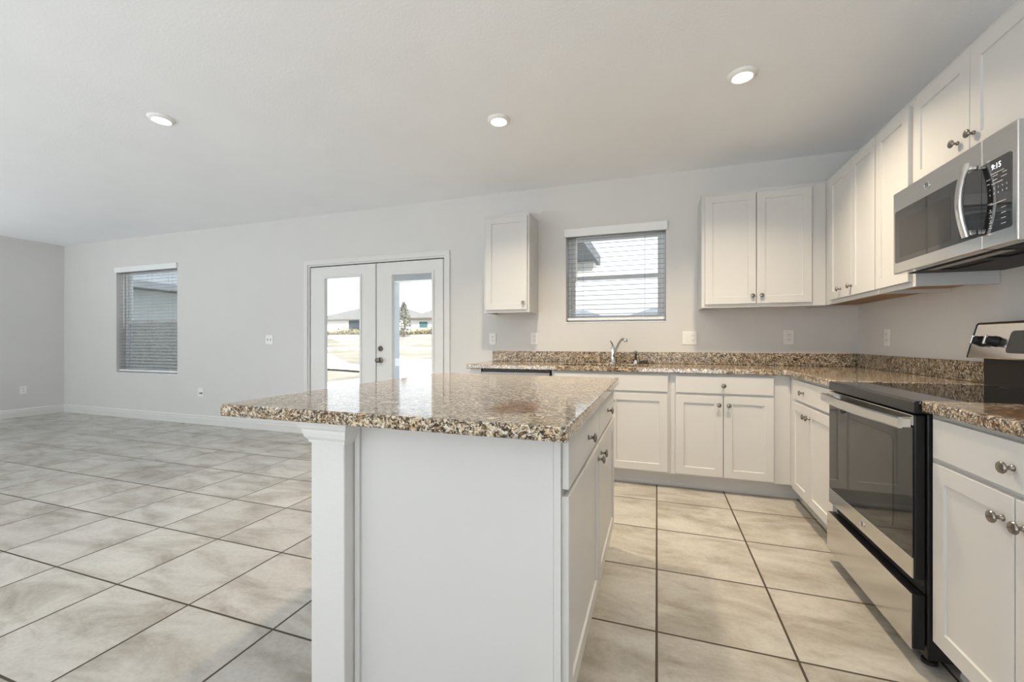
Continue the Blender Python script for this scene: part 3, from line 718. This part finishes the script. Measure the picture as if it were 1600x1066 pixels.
# ------------------------------------------------------------------ ceiling downlights
def downlight(x, y, label, lamp):
    r = thing('ceiling_light', label, 'ceiling light', (x, y, H), group='round recessed-style LED ceiling lights')
    build('trim_ring', lathe(BM(), [(.058, -.0004), (.0765, -.0004), (.0765, -.006), (.070, -.014), (.058, -.021), (.056, -.019)], 'z', n=40), M['plate'], r, smooth=True)
    build('lens', lathe(BM(), [(.0555, -.012), (.0555, -.018), (.045, -.021), (.02, -.0225), (0, -.0225)], 'z', n=32), M['led'], r, smooth=True)
    area('downlight_lamp', (x, y, H - .026), (0, 0, 0), .11, .11, *lamp, 'DISK', 2.2)
downlight(-4.645, -2.095, 'leftmost round ceiling light, above the living area floor', LED_L)
downlight(-2.505, -1.345, 'middle round ceiling light, nearest the island', LED_K)
downlight(-1.040, -1.355, 'rightmost round ceiling light, nearest the wall cabinets', LED_K)
downlight(-1.04, -3.75, 'round ceiling light above the near base cabinet, overhead of the viewer', LED_N)
downlight(-4.6, -5.4, 'round ceiling light behind the viewer', LED_L)

# ------------------------------------------------------------------ wall plates (local: front faces -y)
def plate(name, cat, label, loc, rz, w, devices, group=None):
    r = thing(name, label, cat, loc, rz, group)
    build('cover_plate', box(BM(), -w / 2, w / 2, -.0065, -.0006, -.0585, .0585, .0022), M['plate'], r)
    for x, kind in devices:
        if kind == 'outlet':
            d = BM(); box(d, x - .0165, x + .0165, -.0085, -.0066, -.0335, .0335, .001, 1); f = build('receptacle', d, M['plate'], r)
            s = BM()
            for zz in (-.019, .019):
                for dx in (-.0065, .0065): box(s, x + dx - .0014, x + dx + .0014, -.0090, -.0087, zz - .001, zz + .009)
                lathe(s, [(.0028, -.0087), (.0028, -.0090)], 'y', (x, 0, zz - .007), 10)
            build('slots', s, M['slot'], f)
        elif kind == 'rocker':
            d = BM(); prism(d, [(-.0066, -.0335), (-.0085, -.0335), (-.0115, .0335), (-.0066, .0335)], x - .0165, x + .0165, 'x'); build('rocker_switch', d, M['plate'], r)
        elif kind == 'toggle':
            d = BM(); box(d, x - .006, x + .006, -.0072, -.0066, -.013, .013); f = build('switch_slot', d, M['slot'], r)
            d = BM(); prism(d, [(-.0073, -.004), (-.018, .006), (-.018, .011), (-.0073, .006)], x - .004, x + .004, 'x'); build('toggle_lever', d, M['plate'], r)
        elif kind == 'jack':
            d = lathe(BM(), [(.009, -.0066), (.009, -.012), (.005, -.0125), (.005, -.024), (0, -.024)], 'y', (x, 0, -.008), 12); build('coax_jack', d, M['dkmetal'], r, smooth=True)
    return r
G = 'duplex outlets above the back worktop'
plate('outlet', 'outlet', 'white outlet above left end of the granite backsplash', (-3.078, 0, 1.138), 0, .072, [(0, 'outlet')], G)
plate('outlet', 'outlet', 'white outlet below the small wall cabinet, at its right corner', (-2.637, 0, 1.140), 0, .072, [(0, 'outlet')], G)
plate('switch_outlet_plate', 'outlet', 'double white plate with rocker switch and outlet right of sink window', (-1.222, 0, 1.142), 0, .118, [(-.0235, 'rocker'), (.0235, 'outlet')])
plate('outlet', 'outlet', 'white outlet on back wall under the two-door wall cabinet', (-.470, 0, 1.145), 0, .072, [(0, 'outlet')], G)
plate('outlet', 'outlet', 'white outlet on right wall between corner and range', (0, -.450, 1.140), -PI / 2, .072, [(0, 'outlet')])
plate('light_switch', 'switch', 'double white light switch on wall left of french doors', (-6.075, 0, 1.132), 0, .118, [(-.0235, 'toggle'), (.0235, 'toggle')])
plate('cable_jack', 'wall jack', 'wall plate with dark cable jack low on back wall right of far window', (-7.285, 0, .425), 0, .100, [(0, 'jack'), (.028, 'jack')])
plate('outlet', 'outlet', 'white outlet low on the far left wall above baseboard', (XL, -.458, .395), PI / 2, .072, [(0, 'outlet')])

# ------------------------------------------------------------------ outdoors
def zg(y):
    P = [(0, -.12), (20, -.12), (28, .0), (36, .6), (42, 1.1), (48, 1.9), (52, 2.42), (58, 2.68), (90, 3.4), (160, 4.2)]
    for (a, za), (b, zb) in zip(P, P[1:]):
        if a <= y <= b: return za + (zb - za) * (y - a) / (b - a)
    return P[0][1] if y < 0 else P[-1][1]
def ground():
    bm = BM(); ysg = [.2, 4, 8, 12, 16, 20, 28, 36, 42, 48, 52, 58, 90, 160]; xsg = [-160, -80, -50, -30, -20, -10, 0, 15, 40, 80]
    g = [[bm.verts.new((x, y, zg(y))) for x in xsg] for y in ysg]
    for A, B in zip(g, g[1:]):
        for k in range(len(xsg) - 1): bm.faces.new((A[k], A[k + 1], B[k + 1], B[k]))
    return bm
struct('ground', ground(), M['ground'], 'pale dry sandy lawn rising towards the houses outside', 'ground')
def strip(left, right, dz=.02):
    bm = BM(); A = [bm.verts.new((x, y, zg(y) + dz)) for x, y in left]; B = [bm.verts.new((x, y, zg(y) + dz)) for x, y in right]
    for k in range(len(A) - 1): bm.faces.new((A[k], B[k], B[k + 1], A[k + 1]))
    r = bmesh.ops.extrude_face_region(bm, geom=bm.faces[:])
    for v in [q for q in r['geom'] if isinstance(q, bmesh.types.BMVert)]: v.co.z -= .05
    bmesh.ops.recalc_face_normals(bm, faces=bm.faces[:])
    return bm
struct('patio_slab', prism(BM(), [(-10.15, .21), (-2.3, .21), (-2.3, 14.5), (-9.5, 13.8), (-10.83, 12.4), (-11.7, 11.27), (-10.56, 8.58), (-10.16, 6.8)], -.13, -.03, 'z'), M['concrete'], 'bright concrete patio slab outside the french doors', 'patio')
struct('garden_path', strip([(-33.0, 29.4), (-30.5, 27.4), (-26.05, 23.5), (-21.5, 18.9), (-17.6, 15.15), (-15.75, 13.8), (-13.96, 13.3), (-11.77, 14.06)],
    [(-27.0, 17.5), (-24.5, 15.8), (-21.5, 13.9), (-18.5, 12.3), (-15.2, 10.9), (-13.9, 10.35), (-12.6, 10.0), (-11.7, 11.4)]), M['concrete'], 'curved white concrete path across the lawn outside', 'path')
struct('pavement', strip([(-60, 32.8), (-35.8, 33.1), (-27, 33.6), (-10, 34.6)], [(-60, 30.7), (-33.9, 31.0), (-25.6, 31.6), (-9, 32.6)]), M['concrete'], 'narrow white pavement strip farther across the lawn', 'path')
struct('street', strip([(-90, 48.3), (-40, 48.3), (-10, 48.3)], [(-90, 44.3), (-40, 44.3), (-10, 44.3)], .03), M['asphalt'], 'pale pinkish street before the far houses', 'street')
kp = [(-17.0, 11.6), (-15.33, 10.65), (-14.79, 10.37), (-13.6, 10.1), (-12.56, 9.72)]
o = build('garden_dark_stripe', sweep(BM(), [(x, y, -.10) for x, y in kp], [(-.05, -.03), (.05, -.03), (.05, .05), (-.05, .05)]), M['rubber']); base_at(o, (-14.8, 10.4, -.12)); tag(o, 'thin dark edging line between path and lawn outside', 'stripe')  # low dark strip along the near side of the path
# porch outside the doors
r = thing('porch', 'covered porch outside the french doors with square column and beam', 'porch', (-4.5, 1.9, -.03))
build('column', box(BM(), -6.79, -6.49, 3.20, 3.45, -.029, 2.30, .01), M['stucco'], r, True)
build('beam', box(BM(), -6.83, -2.50, 3.16, 3.46, 2.3005, 2.46), M['hwall'], r, True)
build('roof', box(BM(), -6.90, -2.44, .205, 3.60, 2.4605, 2.62), M['nroof'], r, True)
def hip(bm, x0, x1, y0, y1, z0, z1, ov=.5):
    x0 -= ov; x1 += ov; y0 -= ov; y1 += ov
    lx, ly = x1 - x0, y1 - y0; h = min(lx, ly) / 2
    if lx >= ly: R = [(x0 + h, (y0 + y1) / 2), (x1 - h, (y0 + y1) / 2)]
    else: R = [((x0 + x1) / 2, y0 + h), ((x0 + x1) / 2, y1 - h)]
    b = [bm.verts.new(p) for p in ((x0, y0, z0), (x1, y0, z0), (x1, y1, z0), (x0, y1, z0))]; t = [bm.verts.new((*p, z1)) for p in R]
    q = [bm.verts.new((v.co.x, v.co.y, z0 - .18)) for v in b]
    if lx >= ly: fs = ((b[0], b[1], t[1], t[0]), (b[1], b[2], t[1]), (b[2], b[3], t[0], t[1]), (b[3], b[0], t[0]))
    else: fs = ((b[0], b[1], t[0]), (b[1], b[2], t[1], t[0]), (b[2], b[3], t[1]), (b[3], b[0], t[0], t[1]))
    for f_ in fs: bm.faces.new(f_)
    for k in range(4): bm.faces.new((b[k], q[k], q[(k + 1) % 4], b[(k + 1) % 4]))
    bm.faces.new(q[::-1]); bmesh.ops.recalc_face_normals(bm, faces=bm.faces[:])
    return bm
def house(label, x0, x1, y0, y1, zb, eave, ridge, wallm, roofm, wins, ov=.5):
    r = thing('house', label, 'house', ((x0 + x1) / 2, (y0 + y1) / 2, zb), group='houses seen through the glass')
    build('walls', box(BM(), x0, x1, y0, y1, zb, zb + eave - .19), wallm, r, True)
    build('roof', hip(BM(), x0, x1, y0, y1, zb + eave, zb + ridge, ov), roofm, r, True)
    for (a, b, c, d, m_) in wins: build('window', box(BM(), a, b, y0 - .06, y0 - .005, zb + c, zb + d), m_, r, True)
    return r
house('white house with grey hip roof and dark sliding door, seen through the left french door', -61.5, -41.5, 58, 72, 2.6, 2.4, 5.3, M['hwall'], M['hroof'], [(-53.5, -50.6, .1, 2.15, M['hglass'])])
hr = house('white house with teal window and brown eave seen through the right french door', -37.0, -18, 52, 65, 2.35, 2.2, 5.6, M['hwall'], M['hroof'], [(-35.46, -34.1, .82, 1.66, M['teal'])], .5)
build('garden_wall', box(BM(), -40.2, -37.05, 52, 52.3, 2.35, 4.3), M['hwall'], hr, True)
f_ = BM(); box(f_, -37.5, -17.5, 51.44, 51.49, 4.38, 4.60); build('fascia', f_, M['fascia'], hr, True, label='brown eave board')
house('grey neighbouring house seen through the far-left window', -30, -14.8, -4.0, 8.0, -.15, 2.85, 5.8, M['nwall'], M['nroof'], [])
house('distant house with low grey roof seen through the sink window, left', -24, -9.0, 70, 80, 2.4, 2.4, 4.4, M['hwall'], M['nroof'], [])
house('distant house with low grey roof seen through the sink window, right', -7.5, 14, 70, 80, 2.4, 2.4, 4.5, M['hwall'], M['nroof'], [])
# hedge and tree
def leaves(bm, n, fn, s):
    for _ in range(n):
        c = fn(); 
        u = Vector((random.gauss(0, 1), random.gauss(0, 1), random.gauss(0, 1))).normalized(); v = u.orthogonal().normalized()
        k = s * random.uniform(.6, 1.3); vs = [bm.verts.new(c + u * k * a + v * k * b) for a, b in ((-1, 0), (0, -.5), (1, 0), (0, .5))]; bm.faces.new(vs)
    return bm
h = BM()
def hf(): x = random.uniform(-64, -27); return Vector((x, random.uniform(49.2, 51), zg(50) + abs(random.gauss(0, .22)) * (1.3 + .6 * math.sin(x * .9))))
o = build('hedge', leaves(h, 4200, hf, .2), M['hedge']); base_at(o, (-45, 50, zg(50))); tag(o, 'low dry yellowish shrubs in front of the far houses', 'hedge', kind='stuff')
TB = Vector((-34.3, 46, zg(46)))
r = thing('tree', 'sparse young tree beyond the right french door', 'tree', TB)
bm = BM(); sweep(bm, [TB + Vector((0, 0, -.2)), TB + Vector((.1, 0, 1.5)), TB + Vector((0, .1, 3.6))], lambda i: circ([.11, .08, .03][i], 8), up=(0, 1, 0))
for k in range(9):
    a = random.uniform(0, 2 * PI); z0_ = random.uniform(1.0, 2.9); e_ = Vector((math.cos(a) * .9, math.sin(a) * .9, z0_ + .9))
    sweep(bm, [TB + Vector((.05, 0, z0_)), TB + e_], lambda i: circ([.035, .012][i], 6), up=(0, .3, 1))
build('trunk', bm, M['bark'], r, True)
def tf():
    z = random.uniform(.3, 4.8); rr = (1.0 if z < 2.4 else 1.0 * (5.3 - z) / 2.9) * random.random() ** .5; a = random.uniform(0, 2 * PI)
    return TB + Vector((rr * math.cos(a), rr * math.sin(a), z))
build('foliage', leaves(BM(), 700, tf, .15), M['leaf'], r, True)
